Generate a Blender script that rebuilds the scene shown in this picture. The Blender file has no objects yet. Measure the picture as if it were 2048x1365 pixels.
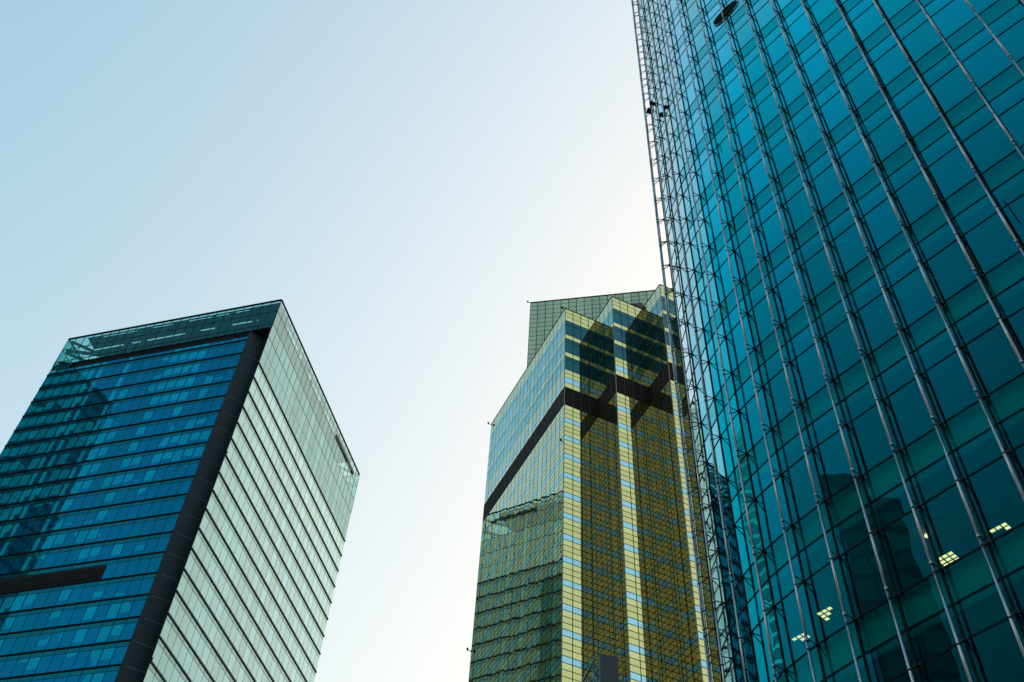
import bpy, math, random
from mathutils import Vector, Matrix
random.seed(7)
C = bpy.context.scene.collection
SC = bpy.context.scene

# ------------------------------------------------------------------ camera
EYE = 1.6
FPX, CX, CY = 2150.0, 1024.0, 682.5
VZ = (1148.0, -1010.0)
_up = Vector((VZ[0]-CX, VZ[1]-CY, FPX)).normalized()
_f = Vector((0, 0, 1))
_Y = (_f - _up*_f.dot(_up)).normalized()
_X = _Y.cross(_up)
ROT = Matrix((_X, _Y, _up))                      # image axes -> world
cam = bpy.data.cameras.new("camera")
cam.sensor_width = 36.0
cam.lens = FPX/2048*36
cam.clip_start = 0.1
cam.clip_end = 12000
camo = bpy.data.objects.new("camera", cam); C.objects.link(camo)
rx, dn, fw = ROT @ Vector((1, 0, 0)), ROT @ Vector((0, 1, 0)), ROT @ Vector((0, 0, 1))
M = Matrix((rx, -dn, -fw)).transposed().to_4x4(); M.translation = (0, 0, EYE)
camo.matrix_world = M
SC.camera = camo

# ------------------------------------------------------------------ sky and sun
EXPOSURE = 2.0
SKY_K, SKY_P, SKY_A, SKY_GAIN = .5906, 1.4, .6, (1.515, 1.305, 1.13)
SUN_AZ, SUN_EL = math.radians(50), math.radians(30)     # azimuth clockwise from +Y
w = bpy.data.worlds.new("World"); SC.world = w; w.use_nodes = True
nt = w.node_tree; nt.nodes.clear()
sky = nt.nodes.new("ShaderNodeTexSky"); sky.sky_type = 'NISHITA'; sky.sun_disc = False
sky.sun_elevation = SUN_EL; sky.sun_rotation = SUN_AZ
sky.altitude = 0; sky.air_density = 1.0; sky.dust_density = 3.0; sky.ozone_density = 4.0
# hazy air: the brightness round the sun rolls off softly, per channel y = g x / (x + a)
def _vm(op, *vals):
    n = nt.nodes.new("ShaderNodeVectorMath"); n.operation = op
    for i, v in enumerate(vals):
        if isinstance(v, tuple): n.inputs[i].default_value = v
        elif v is not None: nt.links.new(v, n.inputs[i])
    return n.outputs[0]
def _pow(v, p):
    g_ = nt.nodes.new("ShaderNodeGamma"); nt.links.new(v, g_.inputs[0]); g_.inputs[1].default_value = p
    return g_.outputs[0]
_x = _pow(_vm('MULTIPLY', sky.outputs[0], (SKY_K,)*3), SKY_P)
_y = _vm('DIVIDE', _x, _vm('ADD', _x, (SKY_A,)*3))
_s = nt.nodes.new("ShaderNodeSeparateColor"); nt.links.new(_y, _s.inputs[0])
_r = nt.nodes.new("ShaderNodeMath"); _r.operation = 'POWER'; nt.links.new(_s.outputs[0], _r.inputs[0]); _r.inputs[1].default_value = 1.12
_c = nt.nodes.new("ShaderNodeCombineColor")
for _i, _o in enumerate((_r.outputs[0], _s.outputs[1], _s.outputs[2])): nt.links.new(_o, _c.inputs[_i])
_y = _vm('MULTIPLY', _c.outputs[0], tuple(g_/(0.12*2**EXPOSURE) for g_ in SKY_GAIN))
bg = nt.nodes.new("ShaderNodeBackground"); bg.inputs[1].default_value = 0.12
wo = nt.nodes.new("ShaderNodeOutputWorld")
nt.links.new(_y, bg.inputs[0]); nt.links.new(bg.outputs[0], wo.inputs[0])
sd = bpy.data.lights.new("sun", 'SUN'); sd.energy = 2.0; sd.angle = math.radians(0.5); sd.color = (1, 0.96, 0.90)
so = bpy.data.objects.new("sun", sd); C.objects.link(so)
sdir = Vector((math.sin(SUN_AZ)*math.cos(SUN_EL), math.cos(SUN_AZ)*math.cos(SUN_EL), math.sin(SUN_EL)))
so.rotation_euler = sdir.to_track_quat('Z', 'Y').to_euler(); so.location = (60, 40, 300)
SC.view_settings.view_transform = 'Standard'; SC.view_settings.look = 'None'
SC.view_settings.exposure = EXPOSURE; SC.view_settings.gamma = 1.0
SC.view_settings.use_curve_mapping = False
SC.cycles.max_bounces = 10; SC.cycles.glossy_bounces = 6; SC.cycles.transparent_max_bounces = 12
SC.cycles.diffuse_bounces = 3
SC.cycles.caustics_reflective = False; SC.cycles.caustics_refractive = False
SC.cycles.sample_clamp_indirect = 6.0
SC.cycles.use_denoising = True

# ------------------------------------------------------------------ helpers
def V2(p, z): return Vector((p[0], p[1], z + EYE))       # heights measured from the eye
class MB:
    def __init__(s): s.v = []; s.f = []
    def quad(s, a, b, c, d):
        n = len(s.v); s.v += [tuple(a), tuple(b), tuple(c), tuple(d)]; s.f.append((n, n+1, n+2, n+3)); return s
    def poly(s, pts):
        n = len(s.v); s.v += [tuple(p) for p in pts]; s.f.append(tuple(range(n, n+len(pts)))); return s
    def box(s, o, a, b, c):
        o, a, b, c = map(Vector, (o, a, b, c)); n = len(s.v)
        P = [o, o+a, o+a+b, o+b, o+c, o+a+c, o+a+b+c, o+b+c]; s.v += [tuple(p) for p in P]
        fs = [(0, 3, 2, 1), (4, 5, 6, 7), (0, 1, 5, 4), (1, 2, 6, 5), (2, 3, 7, 6), (3, 0, 4, 7)]
        if a.cross(b).dot(c) < 0: fs = [f[::-1] for f in fs]
        s.f += [tuple(n+i for i in f) for f in fs]; return s
    def bar(s, p, q, w, h=None):
        """square bar between two points"""
        p, q = Vector(p), Vector(q); d = (q-p); h = h or w
        t = Vector((0, 0, 1)) if abs(d.normalized().z) < .9 else Vector((1, 0, 0))
        a = d.cross(t).normalized()*w; b = d.cross(a).normalized()*h
        return s.box(p-a/2-b/2, a, b, d)
    def tube(s, p, q, r, n=10, cap=True):
        p, q = Vector(p), Vector(q); d = (q-p).normalized()
        t = Vector((0, 0, 1)) if abs(d.z) < .9 else Vector((1, 0, 0))
        a = d.cross(t).normalized(); b = d.cross(a); k = len(s.v)
        for e in (p, q):
            for i in range(n):
                w_ = 2*math.pi*i/n; s.v.append(tuple(e + a*math.cos(w_)*r + b*math.sin(w_)*r))
        for i in range(n):
            j = (i+1) % n; s.f.append((k+i, k+n+i, k+n+j, k+j))
        if cap:
            s.f.append(tuple(k+i for i in range(n))); s.f.append(tuple(k+n+i for i in range(n))[::-1])
        return s
    def prism(s, pts, z0, z1, top=True):
        n = len(pts); k = len(s.v)
        s.v += [tuple(V2(p, z0)) for p in pts] + [tuple(V2(p, z1)) for p in pts]
        for i in range(n):
            j = (i+1) % n; s.f.append((k+i, k+j, k+n+j, k+n+i))
        s.f.append(tuple(k+i for i in range(n))[::-1])
        if top: s.f.append(tuple(k+n+i for i in range(n)))
        return s
    def build(s, name, mat, parent=None, smooth=False):
        me = bpy.data.meshes.new(name); me.from_pydata(s.v, [], s.f); me.update()
        if s.f and all(len(f) == 4 for f in s.f):
            uv = me.uv_layers.new(name='UVMap'); uv.data.foreach_set('uv', [0, 0, 1, 0, 1, 1, 0, 1]*len(s.f))
        if smooth:
            for p in me.polygons: p.use_smooth = len(p.vertices) == 4
        me.materials.append(mat)
        o = bpy.data.objects.new(name, me); C.objects.link(o)
        if parent is not None: o.parent = parent
        return o
def thing(name, label, cat, group=None):
    o = bpy.data.objects.new(name, None); C.objects.link(o); o.empty_display_size = 1
    o['label'] = label; o['category'] = cat
    if group: o['group'] = group
    return o
def tag(o, label, cat, group=None):
    o['label'] = label; o['category'] = cat
    if group: o['group'] = group
    return o
def structure(o): o['kind'] = 'structure'; return o

def pane(mb, a, b, z0, z1, nrm, tilt=0.0016):
    """one flat pane between plan points a and b, very slightly out of true as real glazing is"""
    wd = (b-a).length; h = z1-z0
    ta, tb = random.gauss(0, tilt), random.gauss(0, tilt)
    c = []
    for (p, z, i, j) in ((a, z0, -.5, -.5), (b, z0, .5, -.5), (b, z1, .5, .5), (a, z1, -.5, .5)):
        off = ta*i*wd + tb*j*h
        c.append(V2((p.x+nrm.x*off, p.y+nrm.y*off), z))
    mb.quad(*c)
def strip(mb, a, b, n, z0, z1, nrm, gap=.09, vgap=.09, proud=.03, tilt=.0016, first=None):
    """a row of n panes on the wall line a-b (plan), standing proud of the dark backing"""
    a = Vector(a) + nrm*proud; b = Vector(b) + nrm*proud; d = (b-a)/n; u = d.normalized()
    for i in range(n):
        pane(mb, a+d*i+u*gap/2, a+d*(i+1)-u*gap/2, z0+vgap/2, z1-vgap/2, nrm, tilt)

# ------------------------------------------------------------------ materials
def new_mat(name):
    m = bpy.data.materials.new(name); m.use_nodes = True; m.node_tree.nodes.clear(); return m, m.node_tree
def N(t, k, **kw):
    n = t.nodes.new(k)
    for a, b in kw.items():
        if a.startswith('i_'): n.inputs[int(a[2:])].default_value = b
        else: setattr(n, a, b)
    return n
def plain(name, col, rough=.6, metal=0., var=.25, scale=.6, spec=.5, bump=0.0):
    m, t = new_mat(name)
    p = N(t, 'ShaderNodeBsdfPrincipled'); p.inputs['Roughness'].default_value = rough; p.inputs['Metallic'].default_value = metal
    p.inputs['Specular IOR Level'].default_value = spec
    tc = N(t, 'ShaderNodeTexCoord'); nz = N(t, 'ShaderNodeTexNoise'); nz.inputs['Scale'].default_value = scale; nz.inputs['Detail'].default_value = 6
    mx = N(t, 'ShaderNodeMixRGB'); mx.inputs[1].default_value = (*[c*(1-var) for c in col], 1); mx.inputs[2].default_value = (*[min(1, c*(1+var)) for c in col], 1)
    o = N(t, 'ShaderNodeOutputMaterial')
    L = t.links.new
    L(tc.outputs['Object'], nz.inputs['Vector']); L(nz.outputs['Fac'], mx.inputs[0]); L(mx.outputs[0], p.inputs['Base Color']); L(p.outputs[0], o.inputs[0])
    return m
def glass(name, tint, edge, base_a, base_b, f0=.4, power=5.0, wob=.015, wob_scale=.25, transp=None, rough=0.0, blind=None, base_pow=1.0, fmax=1.0, eramp=None, mid=None):
    """coated curtain-wall glass: tinted mirror over either an opaque back (base) or a see-through body (transp)"""
    m, t = new_mat(name); L = t.links.new
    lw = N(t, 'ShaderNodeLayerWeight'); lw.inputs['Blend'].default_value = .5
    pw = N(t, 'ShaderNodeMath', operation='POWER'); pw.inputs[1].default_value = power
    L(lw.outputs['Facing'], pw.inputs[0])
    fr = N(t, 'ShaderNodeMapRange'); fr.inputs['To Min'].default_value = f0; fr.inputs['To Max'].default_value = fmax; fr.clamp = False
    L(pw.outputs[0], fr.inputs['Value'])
    geo = N(t, 'ShaderNodeNewGeometry')
    # pane to pane coating variation
    tv = N(t, 'ShaderNodeMixRGB'); tv.inputs[1].default_value = (.90, .86, .80, 1); tv.inputs[2].default_value = (1, 1, 1, 1)
    L(geo.outputs['Random Per Island'], tv.inputs[0])
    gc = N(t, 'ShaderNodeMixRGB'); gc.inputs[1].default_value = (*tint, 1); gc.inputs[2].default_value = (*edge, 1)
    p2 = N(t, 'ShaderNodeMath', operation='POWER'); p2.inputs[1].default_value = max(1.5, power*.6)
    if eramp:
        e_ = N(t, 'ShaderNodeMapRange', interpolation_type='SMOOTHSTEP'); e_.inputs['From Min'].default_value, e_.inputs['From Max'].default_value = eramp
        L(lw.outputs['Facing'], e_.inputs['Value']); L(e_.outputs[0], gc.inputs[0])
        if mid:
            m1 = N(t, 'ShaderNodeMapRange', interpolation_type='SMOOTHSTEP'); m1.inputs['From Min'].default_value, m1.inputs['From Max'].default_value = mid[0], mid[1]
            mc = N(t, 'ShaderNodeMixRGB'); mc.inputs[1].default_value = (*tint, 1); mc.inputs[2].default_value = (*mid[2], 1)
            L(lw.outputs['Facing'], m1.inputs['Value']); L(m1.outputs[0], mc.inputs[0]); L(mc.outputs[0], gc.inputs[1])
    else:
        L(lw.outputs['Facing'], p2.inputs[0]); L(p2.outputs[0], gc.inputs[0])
    gm = N(t, 'ShaderNodeMixRGB', blend_type='MULTIPLY'); gm.inputs[0].default_value = 1.0
    L(gc.outputs[0], gm.inputs[1]); L(tv.outputs[0], gm.inputs[2])
    gl = N(t, 'ShaderNodeBsdfGlossy'); gl.inputs['Roughness'].default_value = rough
    L(gm.outputs[0], gl.inputs['Color'])
    tc = N(t, 'ShaderNodeTexCoord'); nz = N(t, 'ShaderNodeTexNoise'); nz.inputs['Scale'].default_value = wob_scale; nz.inputs['Detail'].default_value = 2
    bp = N(t, 'ShaderNodeBump'); bp.inputs['Strength'].default_value = 1.0; bp.inputs['Distance'].default_value = wob
    L(tc.outputs['Object'], nz.inputs['Vector']); L(nz.outputs['Fac'], bp.inputs['Height']); L(bp.outputs[0], gl.inputs['Normal'])
    if transp is None:
        df = N(t, 'ShaderNodeBsdfDiffuse')
        bm = N(t, 'ShaderNodeMixRGB'); bm.inputs[1].default_value = (*base_a, 1); bm.inputs[2].default_value = (*base_b, 1)
        rr = N(t, 'ShaderNodeMath', operation='POWER'); rr.inputs[1].default_value = base_pow
        L(geo.outputs['Random Per Island'], rr.inputs[0])
        if blind:
            # roller blinds drawn down to different heights, and here and there a lit strip of curtain
            def MN(op, a_, b_=None):
                n = N(t, 'ShaderNodeMath', operation=op)
                for i_, x_ in enumerate((a_, b_)):
                    if x_ is None: continue
                    if isinstance(x_, (int, float)): n.inputs[i_].default_value = x_
                    else: L(x_, n.inputs[i_])
                return n.outputs[0]
            uvn = N(t, 'ShaderNodeUVMap'); sx = N(t, 'ShaderNodeSeparateXYZ'); L(uvn.outputs[0], sx.inputs[0])
            wn = N(t, 'ShaderNodeTexWhiteNoise', noise_dimensions='1D'); L(geo.outputs['Random Per Island'], wn.inputs['W'])
            s2 = N(t, 'ShaderNodeSeparateColor'); L(wn.outputs['Color'], s2.inputs[0])
            area = N(t, 'ShaderNodeTexNoise'); area.inputs['Scale'].default_value = blind; area.inputs['Detail'].default_value = 1
            L(tc.outputs['Object'], area.inputs['Vector'])
            on = MN('GREATER_THAN', MN('ADD', MN('MULTIPLY', area.outputs['Fac'], 1.6), MN('MULTIPLY', s2.outputs[0], .35)), .98)
            low = MN('GREATER_THAN', sx.outputs[1], MN('MULTIPLY', s2.outputs[1], .45))
            inx = MN('MULTIPLY', MN('GREATER_THAN', sx.outputs[0], .06), MN('LESS_THAN', sx.outputs[0], .94))
            bl = MN('MULTIPLY', MN('MULTIPLY', on, low), MN('MULTIPLY', inx, MN('ADD', .45, MN('MULTIPLY', s2.outputs[2], .35))))
            st_ = MN('MULTIPLY', MN('GREATER_THAN', s2.outputs[2], .88), MN('MULTIPLY', MN('GREATER_THAN', sx.outputs[0], .45), MN('LESS_THAN', sx.outputs[0], .85)))
            fur = MN('MULTIPLY', st_, .75)
            tot = MN('MAXIMUM', bl, fur)
            L(tot, bm.inputs[0])
        else:
            L(rr.outputs[0], bm.inputs[0])
        L(bm.outputs[0], df.inputs['Color']); body = df
    else:
        body = N(t, 'ShaderNodeBsdfTransparent'); body.inputs[0].default_value = (*transp, 1)
    cl = N(t, 'ShaderNodeClamp'); L(fr.outputs[0], cl.inputs[0])
    ms = N(t, 'ShaderNodeMixShader'); L(cl.outputs[0], ms.inputs[0]); L(body.outputs[0], ms.inputs[1]); L(gl.outputs[0], ms.inputs[2])
    o = N(t, 'ShaderNodeOutputMaterial'); L(ms.outputs[0], o.inputs[0])
    return m
def emit(name, col, s):
    m, t = new_mat(name); e = N(t, 'ShaderNodeEmission'); e.inputs[0].default_value = (*col, 1); e.inputs[1].default_value = s
    o = N(t, 'ShaderNodeOutputMaterial'); t.links.new(e.outputs[0], o.inputs[0]); return m

MT = dict(
    joint=plain('dark_joint', (.004, .009, .010), .7, spec=.1),
    joint_gold=plain('bronze_joint', (.008, .011, .006), .7, spec=.1),
    fin=plain('dark_sunshade_metal', (.009, .015, .018), .8, spec=.04),
    panel=plain('dark_stone_panel', (.010, .023, .029), .45, var=.12, spec=.2),
    groove=plain('grey_groove', (.05, .075, .078), .5),
    louver=plain('grey_louvre', (.014, .018, .021), .7, spec=.1),
    concrete=plain('concrete', (.28, .28, .27), .85),
    steel=plain('brushed_steel', (.33, .37, .41), .2, metal=1.0, var=.2, scale=2.5),
    spider=plain('dark_spider_fitting', (.006, .008, .009), .45),
    brown=plain('brown_stone_band', (.016, .012, .010), .6, var=.2, spec=.06),
    trim=plain('corner_trim_metal', (.20, .18, .14), .45, metal=.5),
    asphalt=plain('asphalt', (.05, .05, .052), .9),
    lampblack=plain('black_housing', (.003, .003, .004), .7, spec=.05),
    maroon=plain('maroon_paint', (.035, .007, .014), .5),
    ceiling=plain('ceiling_board', (.20, .21, .20), .8, var=.06),
    core=plain('core_plaster', (.05, .06, .06), .8),
    shadow_back=plain('green_shadow_box', (.11, .34, .33), .7, var=.12),
    slate=plain('slate_blue_panel', (.022, .034, .044), .45, var=.1),
    screen=plain('plant_screen_metal', (.012, .045, .050), .7, var=.35, spec=.1),
    far=plain('added_tower_wall_grey', (.085, .10, .12), .8, spec=.05),
    grey_teal=glass('grey_teal_glass', (.14, .26, .32), (.5, .7, .75), (.05, .085, .095), (.09, .13, .14), f0=.25, wob=.01),
    far_win=plain('added_tower_pane_grey', (.065, .085, .11), .8, spec=.05, var=.3, scale=.08),
    pylon=plain('slate_pylon_panel', (.055, .085, .105), .5, var=.08),
    cable=plain('black_cable', (.003, .004, .005), .7, spec=.05),
    # left tower: one glass; each face's sky brightness is put into its tint
    blue=glass('front_glass_dim_sky_tint', (.001, .31, .59), (.10, .75, .92), (.001, .016, .04), (.002, .46, .60), f0=.40, wob=.014, blind=.09),
    blue_sp=glass('front_spandrel_dim_sky_tint', (.004, .26, .36), (.12, .7, .8), (.001, .02, .035), (.002, .03, .045), f0=.38, wob=.012),
    pale=glass('side_glass_bright_sky_tint', (.35, .70, .74), (.55, .85, .91), (.012, .045, .045), (.025, .075, .075), f0=.02, fmax=1.82, power=2.0, wob=.016, eramp=(.35, .72)),
    pale_sp=glass('side_spandrel_bright_sky_tint', (.28, .55, .56), (.47, .73, .75), (.012, .04, .04), (.02, .05, .05), f0=.02, fmax=1.6, power=2.0, wob=.012, eramp=(.35, .72)),
    crown=glass('crown_glass', (.03, .26, .30), (.5, .8, .8), None, None, f0=.26, wob=.015, transp=(.34, .78, .78)),
    crown_side=glass('side_crown_bright_sky_tint', (.30, .58, .60), (.45, .70, .72), None, None, f0=.30, fmax=1.0, power=2.0, wob=.015, transp=(.62, .86, .82)),
    pale_up=glass('side_upper_bright_sky_tint', (.30, .60, .64), (.46, .74, .78), (.012, .04, .04), (.03, .08, .08), f0=.34, fmax=1.06, power=2.0, wob=.015),
    # middle tower
    gold=glass('gold_glass', (.95, .86, .36), (.86, .93, .74), (.05, .045, .012), (.08, .075, .02), f0=.84, wob=.006, power=4, eramp=(.42, .85)),
    gold_win=glass('sky_blue_glass', (.50, .90, 1.0), (.66, .90, .98), (.01, .05, .07), (.015, .07, .09), f0=.80, wob=.006, power=4),
    tall_win=glass('dark_blue_glass', (.07, .27, .33), (.60, 1.0, 1.0), (.003, .015, .018), (.006, .03, .032), f0=.24, fmax=1.2, wob=.008, power=2.2, eramp=(.44, .82)),
    back=glass('dull_green_glass', (.72, .80, .54), (.8, .9, .75), (.06, .085, .045), (.28, .28, .06), f0=.55, wob=.006),
    # right tower
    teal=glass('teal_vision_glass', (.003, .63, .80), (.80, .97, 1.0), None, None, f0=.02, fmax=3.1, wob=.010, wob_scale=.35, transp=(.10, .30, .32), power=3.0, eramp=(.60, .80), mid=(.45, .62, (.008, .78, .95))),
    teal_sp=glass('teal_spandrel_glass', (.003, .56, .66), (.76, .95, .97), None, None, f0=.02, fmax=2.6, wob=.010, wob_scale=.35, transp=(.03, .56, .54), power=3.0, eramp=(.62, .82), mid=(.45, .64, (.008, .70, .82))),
    dark_teal=glass('dark_teal_glass', (.03, .30, .34), (.55, .88, .9), (.016, .075, .072), (.035, .12, .11), f0=.25, wob=.010, wob_scale=.35, power=3.2),
    lamp=emit('warm_light', (1.0, .38, .14), 2.2),
)

# ------------------------------------------------------------------ ground
g = MB(); R = 5000
g.quad((-R, -R, 0), (R, -R, 0), (R, R, 0), (-R, R, 0))
structure(g.build('ground', MT['concrete']))
rd = MB(); rd.quad((-400, -14, .004), (400, -14, .004), (400, -4, .004), (-400, -4, .004))
structure(rd.build('road', MT['asphalt']))

# ================================================================== LEFT TOWER (one glass, its bright side tinted pale)
HL = 169.0
TC = Vector((-.2712, .7540))*HL; TL = Vector((-.5361, .8371))*HL; TR = Vector((-.1890, 1.0341))*HL
uf = (TL-TC).normalized(); wf = (TL-TC).length
ur = (TR-TC).normalized(); wr = (TR-TC).length
nf = Vector((uf.y, -uf.x)); nf = nf if nf.dot(TC) < 0 else -nf
nr = Vector((ur.y, -ur.x)); nr = nr if nr.x > 0 else -nr
TB = TL + (TR-TC)
NOTCH = 4.38
Pf, Pr = TC+uf*NOTCH, TC+ur*NOTCH
lt = thing('glass_tower', 'broad glass tower with blue front, pale green side and dark slanting corner strip', 'tower')
FL = .02365*HL
zt = lambda k: (.9085-.02365*k)*HL       # sunshade levels, k = -1 is just under the glazed top
ZC = .949*HL                              # underside of the crown
inner = lambda p: p
MB().prism([Pf, TL, TB, TR, Pr], -EYE, ZC-1.75).build('wall_frame', MT['joint'], lt)
# crown underside and slot
sl = MB(); sl.prism([TC+uf*.05+ur*.05, TL-uf*.05+ur*.05, TB, TR-ur*.05+uf*.05], ZC-.02, ZC+.25)
sl.build('crown_soffit', MT['fin'], lt)
MB().prism([Pf+nf*-.25, TL-uf*NOTCH+nf*-.25, TB, TR+nr*-.3, Pr+nr*-.3], ZC-1.8, ZC-.03).build('recess_band', MT['fin'], lt)
# corner of the recess band at the far left is glazed over
mb = MB(); strip(mb, TL-uf*NOTCH, TL, 2, ZC-1.75, ZC, nf, proud=.02); mb.build('spandrel_band', MT['blue_sp'], lt)
# slanting dark corner wall with a groove at each storey
cw = MB(); e = (Pr-Pf).normalized(); ne = Vector((e.y, -e.x)); ne = ne if ne.dot(TC) < 0 else -ne
a, b = Pf+ne*.02, Pr+ne*.02
for k in range(-1, 40):
    z1 = zt(k)-.03 if k > -1 else ZC-.05; z0 = zt(k+1)+.03
    if z1 < 0: break
    cw.quad(V2(a, z0), V2(b, z0), V2(b, z1), V2(a, z1))
cw.build('corner_wall', MT['panel'], lt)
for k in range(0, 38):
    gr = MB(); gr.box(V2(a+e*.6, zt(k)-.06), tuple((e*4.2).to_3d()), tuple((ne*.04).to_3d()), (0, 0, .12)); gr.build('corner_groove', MT['groove'], lt)
# floors
NF, NR = 22, 26
KV = 21
low_f, low_r, low_s = MB(), MB(), MB()
for k in range(-1, 40):
    z = zt(k)
    if z < 4: break
    seen = k < KV
    zb = zt(k+1)
    fin = MB() if seen else low_s
    # front sunshade
    p = Pf + nf*.0
    fin.box(V2(Pf+nf*.02, z-.11), tuple((TL-Pf).to_3d()), tuple((nf*.13).to_3d()), (0, 0, .22))
    if seen: fin.build('sunshade', MT['fin'], lt)
    # narrow strip then tall panes
    zs = z-.95
    mb = MB() if seen else low_f
    strip(mb, Pf, TL, NF, zs, z-.12, nf, tilt=.0012)
    if seen: mb.build('spandrel_band', MT['blue_sp'], lt)
    lo = k == 12                                             # the storey with the grey louvre strip
    mb = MB() if seen else low_f
    if lo:
        cut = Pf+uf*(13.7-NOTCH)
        strip(mb, Pf, cut, 5, zb+.12, zs, nf)
        lv = MB(); lv.box(V2(cut+nf*-.3, zb+.75), tuple((TL-cut).to_3d()), tuple((nf*.34).to_3d()), (0, 0, zs-zb-.85))
        for q in range(7): lv.box(V2(cut+nf*.04, zb+.85+q*.27), tuple((TL-cut).to_3d()), tuple((nf*.06).to_3d()), (0, 0, .05))
        lv.build('louvre_panel', MT['louver'], lt)
    else:
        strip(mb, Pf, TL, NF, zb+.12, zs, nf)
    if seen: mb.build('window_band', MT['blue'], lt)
    # top strip above the first sunshade
    if k == -1:
        mb = MB(); strip(mb, Pf, TL, NF, z+.14, ZC-1.8, nf); mb.build('spandrel_band', MT['blue'], lt)
for k in range(-1, 40):
    z = zt(k+1)
    if z < 4: break
    seen = k+1 < KV+2
    zb = zt(k+2)
    if k >= 0:
        fin = MB() if seen else low_s
        fin.box(V2(TC+nr*.02, z-.13), tuple((TR-TC).to_3d()), tuple((nr*.16).to_3d()), (0, 0, .26))
        if seen: fin.build('sunshade', MT['fin'], lt)
        mb = MB() if seen else low_r
        strip(mb, TC, TR, NR, z-.95, z-.12, nr, tilt=.0012)
        if seen: mb.build('spandrel_band', MT['pale_sp'], lt)
        mb = MB() if seen else low_r
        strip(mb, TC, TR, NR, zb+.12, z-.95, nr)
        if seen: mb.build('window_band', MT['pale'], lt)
low_f.build('lower_front_glazing', MT['blue'], lt); low_r.build('lower_side_glazing', MT['pale'], lt); low_s.build('lower_sunshades', MT['fin'], lt)
# side screen that passes in front of the notch: its edge thickness
MB().box(V2(TC-nr*.25, -EYE), tuple((ur*NOTCH).to_3d()), tuple((nr*.25).to_3d()), (0, 0, ZC+EYE-.05)).build('side_screen', MT['joint'], lt)
# crown: see-through glass screens in front of an open steel frame
zr = [zt(k) for k in (1, 0, -1, -2, -3)] + [HL]              # row levels on the side
for i in range(5):
    mb = MB(); strip(mb, TC, TR, NR, zr[i]+(.12 if i == 0 else 0), zr[i+1], nr, gap=.10, vgap=.10)
    mb.build('crown_screen', MT['pale_up'] if i < 3 else MT['crown_side'], lt)
zfr = [ZC, zt(-2), zt(-3), HL]
for i in range(3):
    mb = MB(); strip(mb, TC, TL, 24, zfr[i], zfr[i+1], nf, gap=.10, vgap=.10); mb.build('crown_screen', MT['crown'], lt)
# back sides of the crown
mb = MB()
for i in range(3): strip(mb, TL, TB, 26, zfr[i], zfr[i+1], -nr, gap=.1, vgap=.1); strip(mb, TR, TB, 24, zfr[i], zfr[i+1], -nf, gap=.1, vgap=.1)
mb.build('crown_screen', MT['crown'], lt)
# plain rear walls
mb = MB()
zz = 6.0
while zz < ZC-5:
    strip(mb, TL, TB, 26, zz, zz+3.8, -nr); strip(mb, TR, TB, 24, zz, zz+3.8, -nf); zz += FL
mb.build('rear_glazing', MT['pale_sp'], lt)
# frame rails and posts between crown panes
fr = MB()
for zq in zfr[1:]:
    fr.bar(V2(TC, zq-.06), V2(TL, zq-.06), .12); fr.bar(V2(TL, zq-.06), V2(TB, zq-.06), .12); fr.bar(V2(TB, zq-.06), V2(TR, zq-.06), .12)
for i in range(25): q = TC+(TL-TC)*(i/24); fr.bar(V2(q, ZC), V2(q, HL), .11)
for zq in zr[2:]: fr.bar(V2(TC, zq-.06), V2(TR, zq-.06), .12)
for i in range(27): q = TC+(TR-TC)*(i/26); fr.bar(V2(q, zr[2]), V2(q, HL), .11)
fr.build('crown_mullions', MT['joint'], lt)
# inside the crown: a plant screen set well back and a top walkway deck with slots open to the sky
ins = MB(); si = 6.0
A1, A2 = TC+uf*si+ur*si, TL-uf*si+ur*si
A3, A4 = TB-uf*si-ur*si, TR-ur*si+uf*si
for p, q in ((A1, A2), (A2, A3), (A3, A4), (A4, A1)):
    d = q-p; n3 = Vector((-d.y, d.x)).normalized()*.12
    ins.box(V2(p, ZC+.2), tuple(d.to_3d()), tuple(n3.to_3d()), (0, 0, HL-.9-ZC))
ins.build('plant_screen', MT['screen'], lt)
dk = MB(); rnd = random.Random(11)
def deck(p, d, inw, length, bands):
    """boards from the glass line inward; bands = (from, to, share of the length left open)"""
    for (w0, w1, op) in bands:
        x = 0.0
        while x < length-.01:
            stp = min(rnd.choice((.95, 1.4, 1.9)), length-x)
            if rnd.random() >= op: dk.box(V2(p+d*x+inw*w0, HL-.62), tuple((d*stp).to_3d()), tuple((inw*(w1-w0)).to_3d()), (0, 0, .10))
            x += stp
deck(TC+uf*.3, uf, ur, wf-4.8, ((.12, .42, 0), (.42, .62, .45), (.62, 3.1, 0), (3.1, 3.42, .5), (3.42, 6.1, 0)))
deck(TC+ur*.3+uf*.0, ur, uf, wr-5.2, ((.12, .75, 0), (.75, 1.15, .5), (1.15, 6.1, 0)))
dk.build('walkway_deck', MT['screen'], lt)
br = MB()
for (p, q) in ((TL-uf*.5+ur*.5, TL-uf*5.0+ur*5.0), (TR-ur*.5+uf*.5, TR-ur*5.0+uf*5.0)):
    for i in range(3):
        z0, z1 = zfr[i], zfr[i+1]
        if p.x < -100 or q.x < TC.x: br.bar(V2(p, z0+.3), V2(q, z1-.3), .6, .45)
        br.bar(V2(p, z1-.25), V2(q, z1-.25), .45)
br.build('crown_brace', MT['screen'], lt)
cp = MB()
for (p, q) in ((TC, TL), (TL, TB), (TB, TR), (TR, TC)):
    cp.bar(V2(p, HL+.1), V2(q, HL+.1), .35, .22)
cp.build('parapet_coping', MT['fin'], lt)
# side face slit near the far corner
q0 = TC+ur*(wr*.70); MB().box(V2(q0+nr*.06, HL-3.0), tuple((ur*(wr*.235)).to_3d()), tuple((nr*.16).to_3d()), (0, 0, .8)).build('louvre_slit', MT['fin'], lt)

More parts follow.
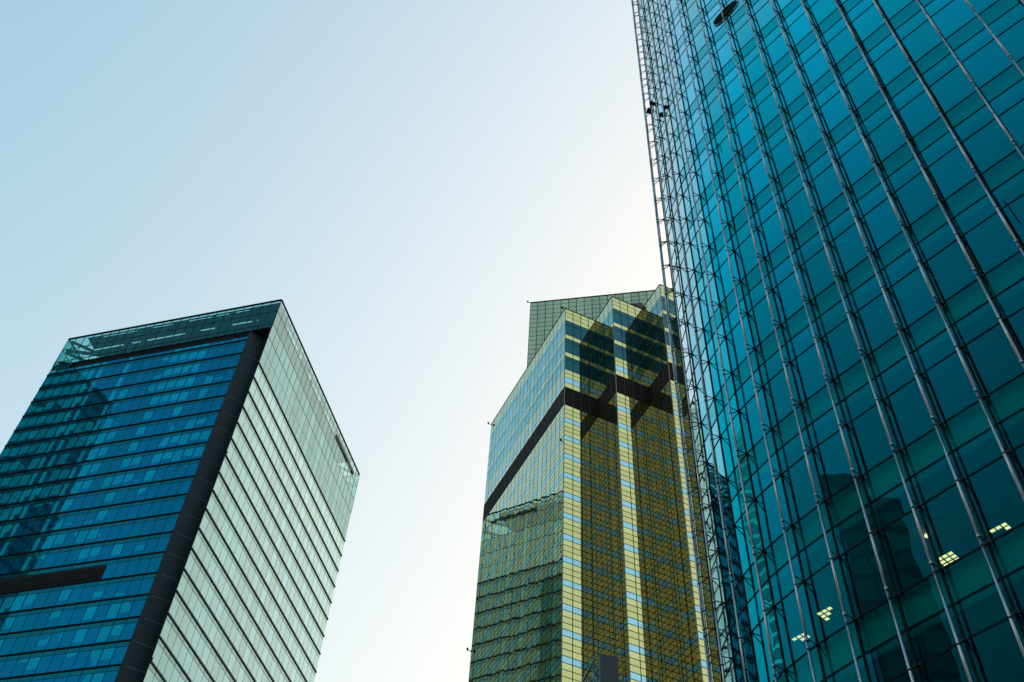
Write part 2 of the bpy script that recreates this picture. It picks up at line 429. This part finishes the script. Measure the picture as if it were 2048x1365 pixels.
# ================================================================== MIDDLE TOWER (gold glass, saw-tooth plan)
HM = 154.0
mt_ = thing('gold_glass_tower', 'gold glass tower with stepped saw-tooth corners and a brown band near its top', 'tower')
C0 = Vector((-.0183, .9251))*HM; C1 = Vector((.0587, .7357))*HM
ul = (C1-C0).normalized(); uR = Vector((-ul.y, ul.x))
uR = uR if uR.x > 0 else -uR
nl = -uR; nR = ul                                            # outward normals
st = 6.08                                                    # depth of one saw tooth
pts = [C0, C1]
for i in range(5):
    pts.append(pts[-1]+uR*st); pts.append(pts[-1]+ul*st*1.0)
pts[-1] = pts[-2]+ul*st
segs = []
for i in range(len(pts)-1):
    d = (pts[i+1]-pts[i]); L_ = d.length
    isL = abs(d.normalized().dot(ul)) > .9
    segs.append((pts[i], pts[i+1], 21 if i == 0 else 4, nl if isL else nR))
far = pts[-1] + uR*10; segs += [(pts[-1], far, 7, nR), (far, far-ul*40, 27, uR)]; rear = far - ul*60; rear2 = C0 + (rear-C0).dot(uR)*uR
rl = MB().prism(pts + [far, far-ul*(far-C0).dot(ul)], -EYE, HM-.15); rl.build('wall_frame', MT['joint_gold'], mt_)
F = .026*HM; q4 = F/4
def wrap(name, mat, rows, tilt=.0012, gap=.12, vgap=.12):
    mb = MB()
    for (z0, z1) in rows:
        for (a, b, n, nn) in segs: strip(mb, a, b, n, z0, z1, nn, gap=gap, vgap=vgap, proud=.03, tilt=tilt)
    return mb.build(name, mat, mt_)
Z = lambda f: f*HM
# top: three gold rows, then three tall window floors
wrap('gold_band', MT['gold'], [(Z(.9775+i*.0075), Z(.9775+(i+1)*.0075)) for i in range(3)])
for (a, b, c) in ((.9775, .9517, .945), (.945, .9203, .9134), (.9134, .8908, None)):
    wrap('window_band', MT['tall_win'], [(Z(b), Z(b+(a-b)*.72)), (Z(b+(a-b)*.72), Z(a))])
    if c: wrap('gold_band', MT['gold'], [(Z(c), Z(b))])
wrap('gold_band', MT['gold'], [(Z(.8778), Z(.8843)), (Z(.8843), Z(.8908))]); wrap('gold_band', MT['gold'], [(Z(.8615), Z(.8690))])
wrap('window_band', MT['gold_win'], [(Z(.8690), Z(.8778))])
# brown band
bb = MB(); bj = MB()
for (a, b, n, nn) in segs:
    strip(bb, a, b, n, Z(.8332), Z(.8615), nn, gap=.05, vgap=.02, proud=.04, tilt=.0)
bb.build('stone_band', MT['brown'], mt_)
for (a, b, n, nn) in segs:
    for i in range(1, n):
        p = a+(b-a)*(i/n); bj.box(V2(p+nn*.02-(b-a).normalized()*.02, Z(.8335)), tuple(((b-a).normalized()*.04).to_3d()), tuple((nn*.05).to_3d()), (0, 0, Z(.028)))
bj.build('stone_joint', MT['groove'], mt_)
lg, lw_ = [], []
k = 0
while True:
    z1 = Z(.8332)-k*F
    if z1-F < 3: break
    g_rows = [(z1-q4*(i+1), z1-q4*i) for i in range(3)]; b_row = (z1-F, z1-3*q4)
    if k < 16:
        wrap('gold_band', MT['gold'], g_rows); wrap('window_band', MT['gold_win'], [b_row])
    else: lg += g_rows; lw_.append(b_row)
    k += 1
wrap('lower_gold_bands', MT['gold'], lg); wrap('lower_window_bands', MT['gold_win'], lw_)
for i, p in enumerate(pts[1:-1]):
    if i % 2 == 0:
        d = (nl+nR).normalized()
        MB().bar(V2(p+d*.02, 0), V2(p+d*.02, HM), .12).build('corner_trim', MT['trim'], mt_)
cpm = MB()
for (a, b, n, nn) in segs: cpm.bar(V2(a+nn*.02, HM-.06), V2(b+nn*.02, HM-.06), .14)
cpm.build('parapet_coping', MT['joint_gold'], mt_)
# rear block of the same tower, plain grid
KB = 1.2*HM
b0 = Vector((.0180, .7316))*KB; ub = Vector((.9774, -.2112)); nb = Vector((ub.y, -ub.x)); nb = nb if nb.y < 0 else -nb
b1 = b0+ub*42
MB().prism([b0, b1, b1-nb*33, b0-nb*33], 80, KB-.1).build('rear_block_frame', MT['joint_gold'], mt_)  # hidden depth added so the left face's reflections meet a dark wall
nrow = 34; rh = 1.46
for i in range(nrow):
    mb = MB(); strip(mb, b0, b0+ub*1.64*25, 25, KB-rh*(i+1), KB-rh*i, nb, gap=.13, vgap=.13, proud=.04)
    strip(mb, b0, b0-nb*33, 20, KB-rh*(i+1), KB-rh*i, -ub, gap=.13, vgap=.13, proud=.04)
    mb.build('rear_block_band', MT['back'], mt_)
cpb = MB(); cpb.bar(V2(b0, KB), V2(b1, KB), .25).build('rear_block_coping', MT['joint_gold'], mt_)

# ================================================================== RIGHT TOWER (teal glass, rounded corner, tube masts)
rt = thing('teal_glass_tower', 'curved teal glass tower with silver tube masts standing off its facade', 'tower')
HA = 33.183; FLR = 4.03
hd = {-8: -160, -7: -158, -6: -155, -5: -150, -4: -140, -3: -126, -2: -106, -1: -86, 0: -78.5, 1: -71.5, 2: -63.5, 3: -58.5, 4: -55, 5: -53.4, 6: -52.8, 7: -52.2, 8: -51.4, 9: -50.4, 10: -49.4, 11: -48.2}
for i in range(12, 27): hd[i] = -48.2-(-1.0)*(i-11)
PW = .03872*HA
F5 = Vector((.2933, .6154))*HA
FP = {5: F5}
for i in range(5, 27):
    a_ = math.radians(hd[i]); FP[i+1] = FP[i]+Vector((math.cos(a_), math.sin(a_)))*PW
for i in range(4, -9, -1):
    a_ = math.radians(hd[i]); FP[i] = FP[i+1]-Vector((math.cos(a_), math.sin(a_)))*PW
I0, I1 = -8, 27
def nrm_seg(i):
    d = (FP[i+1]-FP[i]).normalized(); return Vector((d.y, -d.x))
def nrm_col(i):
    if i <= I0: return nrm_seg(I0)
    if i >= I1: return nrm_seg(I1-1)
    return (nrm_seg(i-1)+nrm_seg(i)).normalized()
ZTOP = HA+FLR*16
KLO, KHI = -8, 16
levelA = lambda k: HA+FLR*k
def facade_row(z0, z1, proud=0.0, tilt=.0015):
    mb = MB()
    for i in range(I0, I1):
        n_ = nrm_seg(i); a_, b_ = FP[i]+n_*proud, FP[i+1]+n_*proud; u_ = (b_-a_).normalized()
        pane(mb, a_+u_*.012, b_-u_*.012, z0+.015, z1-.015, n_, tilt)
    return mb
for k in range(KLO, KHI+1):
    A_ = levelA(k)
    if A_-2 < -EYE+1: continue
    seen = -6 <= k
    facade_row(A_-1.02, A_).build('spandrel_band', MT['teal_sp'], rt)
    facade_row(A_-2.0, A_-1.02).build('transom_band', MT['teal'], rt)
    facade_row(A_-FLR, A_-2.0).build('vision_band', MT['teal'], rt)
    for z in (A_, A_-1.02, A_-2.0):
        tb = MB()
        for i in range(I0, I1):
            n_ = nrm_seg(i); tb.box(V2(FP[i]-n_*.06, z-.022), tuple((FP[i+1]-FP[i]).to_3d()), tuple((n_*.075).to_3d()), (0, 0, .044))
        tb.build('transom_bar', MT['joint'], rt)
    # floor slab with its ceiling under it
    sb = MB(); inn = []; out = []
    for i in range(I0, I1+1):
        n_ = nrm_col(i); out.append(FP[i]-n_*.30); inn.append(FP[i]-n_*8.5)
    for i in range(len(out)-1):
        for (z, fl) in ((A_-1.45, 1), (A_-.15, 0)):
            q = [V2(out[i], z), V2(out[i+1], z), V2(inn[i+1], z), V2(inn[i], z)]
            sb.quad(*(q if fl else q[::-1]))
    sb.build('floor_slab', MT['ceiling'], rt)
    bk = MB()
    for i in range(I0, I1):
        o0, o1 = FP[i]-nrm_col(i)*.27, FP[i+1]-nrm_col(i+1)*.27
        bk.quad(V2(o0, A_-1.06), V2(o1, A_-1.06), V2(o1, A_+.02), V2(o0, A_+.02))
        g0, g1 = FP[i]-nrm_col(i)*.07, FP[i+1]-nrm_col(i+1)*.07
        bk.quad(V2(o0, A_+.022), V2(g0, A_+.022), V2(g1, A_+.022), V2(o1, A_+.022))
    bk.build('shadow_box', MT['shadow_back'], rt)
core = MB()
for i in range(I0, I1):
    a_, b_ = FP[i]-nrm_col(i)*8.5, FP[i+1]-nrm_col(i+1)*8.5
    core.quad(V2(a_, -EYE), V2(b_, -EYE), V2(b_, ZTOP), V2(a_, ZTOP))
core.build('core_wall', MT['core'], rt)
# plain rear, roof and end walls close the tower
endp = [FP[I0], FP[I0]-nrm_col(I0)*0+Vector((26, 6)), FP[I1]+Vector((16, 22)), FP[I1]]
rw = MB()
for i in range(3):
    rw.quad(V2(endp[i], -EYE), V2(endp[i+1], -EYE), V2(endp[i+1], ZTOP), V2(endp[i], ZTOP))
rw.build('rear_wall', MT['core'], rt)
rf = MB(); rf.poly([V2(FP[i], ZTOP) for i in range(I0, I1+1)] + [V2(endp[2], ZTOP), V2(endp[1], ZTOP)]); rf.build('roof', MT['concrete'], rt)
# mullions, tube masts, spider brackets
STAND = .37
brk = []
def proj(P):
    c = ROT.transposed() @ (Vector(P)-Vector((0, 0, EYE)))
    return (c.x/c.z*FPX+CX, c.y/c.z*FPX+CY, c.z)
node_arms = {}
arm_mesh = MB()                                              # local: origin on the glass, +x outward, z up
for zz_ in (.02, -.30):
    arm_mesh.bar((.02, 0, 0), (STAND, 0, zz_), .024)
arm_mesh.bar((.0, -.10, 0), (.0, .10, 0), .03); arm_mesh.bar((.0, 0, -.10), (.0, 0, .10), .03)
arm_mesh.tube((.0, 0, 0), (.07, 0, 0), .045, 8)
arm_mesh.tube((STAND, 0, -.33), (STAND, 0, -.27), .042, 10)
arm_me = None
masts = {}
for i in range(I0, I1+1):
    n_ = nrm_col(i); p = FP[i]
    mu = MB(); tdir = Vector((-n_.y, n_.x))
    mu.box(V2(p-n_*.06-tdir*.028, -EYE), tuple((tdir*.056).to_3d()), tuple((n_*.085).to_3d()), (0, 0, ZTOP+EYE))
    mu.build('mullion', MT['joint'], rt)
    ms = MB(); T = p+n_*STAND
    k = KLO
    while k <= KHI:                                          # tube in storey lengths with a sleeve at each joint
        z0, z1 = levelA(k)-FLR+.02, levelA(k)
        if z1 > 2:
            ms.tube(V2(T, max(z0, .5)), V2(T, z1), .038, 14)
            ms.tube(V2(T, z1-.05), V2(T, z1+.05), .046, 14)
        k += 1
    masts[i] = ms.build('tube_mast', MT['steel'], rt, smooth='tube')
    for k in range(KLO, KHI+1):
        for z in (levelA(k), levelA(k)-2.0):
            if z < 3: continue
            x, y, d = proj(V2(p, z))
            on = -40 < x < 2088 and -40 < y < 1405 and d > 0
            brk.append((on, d, i, z))
brk.sort(key=lambda b: (not b[0], b[1]))
rest = MB()
for j, (on, d, i, z) in enumerate(brk):
    n_ = nrm_col(i); mat4 = Matrix(((n_.x, -n_.y, 0, FP[i].x), (n_.y, n_.x, 0, FP[i].y), (0, 0, 1, z+EYE), (0, 0, 0, 1)))
    if j < 100:
        if arm_me is None:
            o = arm_mesh.build('bracket', MT['spider']); arm_me = o.data
        else:
            o = bpy.data.objects.new('bracket', arm_me); C.objects.link(o)
        o.parent = masts[i]; o.matrix_local = mat4
    else:
        k0 = len(rest.v)
        rest.v += [tuple(mat4 @ Vector(v)) for v in arm_mesh.v]; rest.f += [tuple(k0+q for q in f) for f in arm_mesh.f]
o = rest.build('bracket', MT['spider'], rt); o['kind'] = 'stuff'
# lit ceiling lights behind the glass of one low storey
zc = levelA(-3)-1.45
def pix_at(px, py, z):
    d = ROT @ Vector((px-CX, py-CY, FPX)); return d*(z/d.z)
for (px, py, cells) in ((1605, 1277, (0, 3, 6, 4, 7)), (1656, 1226, (0, 3, 6, 1, 4, 2)), (1896, 1117, range(9)), (2003, 1060, (0, 3, 6, 7))):
    q = pix_at(px, py, zc); L4 = MB(); Fm = MB(); s_ = .50
    a_ = math.radians(-50); ux = Vector((math.cos(a_), math.sin(a_))); uy = Vector((-ux.y, ux.x))
    c0 = q.to_2d() - (ux+uy)*s_/2
    for i in range(3):
        for j in range(3):
            if i*3+j not in cells: continue
            o_ = c0+ux*(s_/3*i+.02)+uy*(s_/3*j+.02); e_ = s_/3-.04
            L4.quad(V2(o_, zc-.03), V2(o_+ux*e_, zc-.03), V2(o_+ux*e_+uy*e_, zc-.03), V2(o_+uy*e_, zc-.03))
    for i in range(4):
        Fm.bar(V2(c0+ux*s_/3*i, zc-.02), V2(c0+ux*s_/3*i+uy*s_, zc-.02), .025, .05)
        Fm.bar(V2(c0+uy*s_/3*i, zc-.021), V2(c0+uy*s_/3*i+ux*s_, zc-.021), .025, .05)
    fx = Fm.build('ceiling_light', MT['ceiling'], rt); L4.build('lamp_diffuser', MT['lamp'], fx)
# oval plate on the glass high up
def on_facade(px, py):
    d = ROT @ Vector((px-CX, py-CY, FPX)); h = d.to_2d()
    for i in range(I0, I1):
        a_, b_ = FP[i], FP[i+1]; e_ = b_-a_
        den = h.x*e_.y-h.y*e_.x
        if abs(den) < 1e-9: continue
        t = (a_.x*e_.y-a_.y*e_.x)/den; s_ = (a_.x*h.y-a_.y*h.x)/den
        if 0 <= s_ <= 1 and t > 0 and nrm_seg(i).dot(h) < 0: return h*t, d.z*t, nrm_seg(i)
    return None
r_ = on_facade(1452, 27)
pl = MB(); n_ = r_[2]; td = Vector((-n_.y, n_.x))
for rr, off, mt in ((1.0, .10, 'lampblack'), (1.08, .06, 'steel')):
    pl = MB(); ring = []
    for j in range(40):
        w_ = 2*math.pi*j/40; ring.append(r_[0]+n_*off+td*(math.cos(w_)*.80*rr)); 
    f_ = [V2(ring[j], r_[1]+math.sin(2*math.pi*j/40)*.44*rr) for j in range(40)]
    bk = [v-Vector((n_.x, n_.y, 0))*(off-.01) for v in f_]
    pl.poly(f_)
    for j in range(40): pl.quad(f_[j], bk[j], bk[(j+1) % 40], f_[(j+1) % 40])
    pl.build('oval_plate' if rr == 1.0 else 'plate_rim', MT[mt], rt)

for (px, py, px2, py2) in ((1437, 291, 1443, 305), (2010, 408, 2040, 447)):
    a_, b_ = on_facade(px, py), on_facade(px2, py2)
    pa, pb = V2(a_[0]+a_[2]*.10, a_[1]), V2(b_[0]+b_[2]*.06, b_[1]); pm_ = Vector((pb.x, pb.y, pa.z+.02))*.5+pa*.5+Vector((0, 0, .05))
    cb = MB(); cb.tube(V2(a_[0]+a_[2]*.02, a_[1]-.02), pa, .012, 6); cb.tube(pa, pm_, .012, 6); cb.tube(pm_, pb, .012, 6); cb.build('loose_cable', MT['cable'], rt)
q = pix_at(1853, 1072, zc-.1); bu = MB()
for j in range(6):
    t0, t1 = math.pi*j/6, math.pi*(j+1)/6
    for i in range(12):
        u0, u1 = 2*math.pi*i/12, 2*math.pi*(i+1)/12
        P4 = [Vector((math.sin(t)*math.cos(u), math.sin(t)*math.sin(u), math.cos(t)))*.06+V2(q, zc-.1) for (t, u) in ((t0, u0), (t1, u0), (t1, u1), (t0, u1))]
        bu.quad(*P4)
bu.build('bulb', MT['lamp'], rt)

# ================================================================== small things
def floodlight(p, n_, label, s=1.0, group='small floodlights on the tower edges', arm=.9):
    t = thing('floodlight', label, 'floodlight', group); t.location = p
    n_ = Vector((n_[0], n_[1], 0)).normalized(); upv = Vector((0, 0, 1))
    a = MB(); a.bar((0, 0, 0), n_*arm*s+upv*.25*s, .12*s); a.bar((0, 0, -.3*s), (0, 0, .3*s), .16*s); a.build('arm', MT['lampblack'], t)
    h = MB(); c = n_*arm*s+upv*.3*s
    h.tube(c-upv*.28*s-n_*.05*s, c+upv*.30*s+n_*.12*s, .24*s, 10); h.tube(c+upv*.30*s+n_*.12*s, c+upv*.36*s+n_*.14*s, .30*s, 10)
    h.build('lamp_head', MT['lampblack'], t)
    return t
floodlight(V2(C0+nl*.05, HM-.2), (-1, -.3), 'small dark floodlight on the far left top corner of the gold tower', .6)
floodlight(V2(C1, HM+.1), (-.6, .2), 'small dark floodlight above the front corner of the gold tower', .6)
floodlight(V2(b0, KB+.1), (-1, 0), 'small dark floodlight at the top left of the green grid block', .6)
floodlight(V2(C0+nl*.05, .66*HM), (-1, -.3), 'small dark floodlight low on the left edge of the gold tower', .6)
floodlight(V2(C1+(nl+nR)*.05, .776*HM), (-1, -.6), 'small dark floodlight below the brown band on the gold tower corner', .6)
floodlight(V2(TC+nf*.05, zt(7)-.2), (.6, -1), 'small dark floodlight halfway down the blue tower corner', .6)
floodlight(V2(TC+nf*.05, zt(17)-.2), (.6, -1), 'small dark floodlight near the bottom of the blue tower corner', .6)
floodlight(V2(TR+nr*.05, zt(13)-.2), (1, .2), 'small dark floodlight on the far right edge of the pale green side', .6)
# pair of round lamps on the tubes of the teal tower
def on_z(px, py, z):
    return pix_at(px, py, z)
n_ = nrm_col(0); td = Vector((-n_.y, n_.x)); T = FP[0]+n_*STAND
zl = min((abs(proj(V2(T, z*.1))[1]-216), z*.1) for z in range(300, 900))[1]
sgn = 1 if proj(V2(T+td, zl))[0] > proj(V2(T, zl))[0] else -1
for (sd_, s_, lab) in ((-1, 1.0, 'larger black round lamp on the left of a tube of the teal tower'), (1, .75, 'smaller black lamp on the right of the same tube of the teal tower')):
    t = thing('round_lamp', lab, 'lamp', 'pair of black lamps on one tube'); c = (td*sgn*sd_).to_3d(); t.location = V2(T, zl)
    m_ = MB(); q_ = c*.24; up_ = Vector((0, 0, 1)); f_ = n_.to_3d()
    m_.tube(q_-f_*.10-up_*.05, q_+f_*.10*s_+up_*.05, .14*s_, 14); m_.tube(q_+f_*.10*s_+up_*.05, q_+f_*.16*s_+up_*.08, .165*s_, 14); m_.tube(q_-f_*.16-up_*.08, q_-f_*.10-up_*.05, .09*s_, 12)
    m_.build('lamp_head', MT['lampblack'], t)
    m_ = MB(); m_.bar((0, 0, 0), c*.2, .05); m_.tube((0, 0, -.06), (0, 0, .06), .05, 10); m_.build('clamp', MT['lampblack'], t)
# maroon rooftop box between the saw teeth
bx = thing('rooftop_box', 'maroon stepped box on the roof between two gold corners', 'rooftop box')
ba, bb_ = pix_at(1261, 607.5, HM+2.0).to_2d(), pix_at(1284.5, 606, HM+2.0).to_2d(); bd = bb_-ba; bn = Vector((-bd.y, bd.x)).normalized()
MB().box(V2(ba, HM-.1), tuple(bd.to_3d()), tuple((bn*2).to_3d()), (0, 0, 2.1)).build('upper_box', MT['maroon'], bx)
bc = pix_at(1288.5, 611, HM+1.35).to_2d(); b4 = bb_-bd*.45-bn*.5
MB().box(V2(b4, HM-.1), tuple((bc-b4).to_3d()), tuple((bn*2.4).to_3d()), (0, 0, 1.45)).build('lower_box', MT['maroon'], bx)
# slate pylon in front of the gold tower
ZP = 38.0
s0, s1, s2 = pix_at(1199.7, 1307.6, ZP).to_2d(), pix_at(1236, 1315, ZP).to_2d(), pix_at(1165, 1365, ZP).to_2d()
us = (s1-s0).normalized(); ws = (s1-s0).length; dl = pix_at(1190, 1317, ZP).to_2d()
ud = (s2-dl).normalized()
py_ = thing('pylon', 'slate grey pylon rising in front of the gold tower', 'pylon')
MB().prism([s0, s1, s1+ud*.25, s0+ud*.25], -EYE, ZP).build('front_panel', MT['pylon'], py_)
fr_ = MB()
for i in range(4):
    p = dl+ud*(.2+i*1.3); fr_.bar(V2(p, -EYE), V2(p, ZP-.15), .08)
for z in range(2, 38, 3): fr_.bar(V2(dl, z), V2(dl+ud*5, z), .07)
fr_.bar(V2(dl, ZP), V2(dl+ud*5, ZP), .12); fr_.build('side_frame', MT['steel'], py_)
MB().prism([dl+us*.25, dl+us*.30, dl+us*.30+ud*5, dl+us*.25+ud*5], -EYE, ZP-.2).build('side_glazing', MT['dark_teal'], py_)

# ================================================================== unseen buildings mirrored in the glass; the tallest is added to darken reflections
def mirrored(px, py, dist):
    """real place of a thing that shows at this pixel in the blue front, dist metres away in the mirror"""
    d = ROT @ Vector((px-CX, py-CY, FPX)); h = d.to_2d(); t = dist/h.length
    P = h*t; return P - 2*nf.dot(P-TC)*nf, d.z*t
def block(name, label, quad, z0, z1a, z1b, mat, matj, cat='building'):
    t = thing(name, label, cat)
    b = MB(); n = len(quad); zs = [z1a, z1b, z1b, z1a]
    k = len(b.v); b.v += [tuple(V2(p, z0)) for p in quad] + [tuple(V2(p, z)) for p, z in zip(quad, zs)]
    for i in range(4): j = (i+1) % 4; b.f.append((k+i, k+j, k+4+j, k+4+i))
    b.f.append((k+4, k+5, k+6, k+7)); b.build('walls', matj, t)
    cen = sum(quad, Vector((0, 0)))/4
    for i in range(4):
        a, c = quad[i], quad[(i+1) % 4]; nn = Vector(((c-a).y, -(c-a).x)).normalized()
        if nn.dot((a+c)/2-cen) < 0: nn = -nn
        za, zb_ = zs[i], zs[(i+1) % 4]; npn = max(3, int((c-a).length/3)); w_ = MB(); z = z0+5
        while z < max(za, zb_)-4.5:
            for q in range(npn):
                p, r = a+(c-a)*(q/npn), a+(c-a)*((q+1)/npn); zl = za+(zb_-za)*((q+.5)/npn)
                if z+3.4 < zl-1: pane(w_, p+(r-p)*.05+nn*.05, r-(r-p)*.05+nn*.05, z, z+2.9, nn)
            z += 4
        w_.build('glazing', mat, t)
    return t
p0, z0_ = mirrored(228, 810, 235); p1, z1_ = mirrored(150, 752, 262)
dv = (p0-p1).normalized(); dp = Vector((-dv.y, dv.x)); dp = dp if dp.dot(p0) > 0 else -dp
block('slope_topped_tower', 'dark teal tower with a sloping top, mirrored in the blue front', [p0, p1, p1+dp*34, p0+dp*34], -EYE, z0_, z1_, MT['grey_teal'], MT['slate'], 'tower')
c = Vector((-88, 8))
block('slim_dark_block', 'slim dark green block beside the street, mirrored in the teal facade', [c+Vector((0, -7)), c+Vector((0, 8)), c+Vector((-18, 8)), c+Vector((-18, -7))], -EYE, 108, 114, MT['dark_teal'], MT['slate'])

k_ = Vector((-6, -75))  # added off-camera tower that darkens the double reflections in the saw teeth
block('added_dark_tower', 'unseen very tall dark grey tower, added to darken the gold saw-tooth corners', [k_+Vector((-34, 0)), k_+Vector((40, 0)), k_+Vector((40, -40)), k_+Vector((-34, -40))], -EYE, 430, 430, MT['far_win'], MT['far'], 'tower')
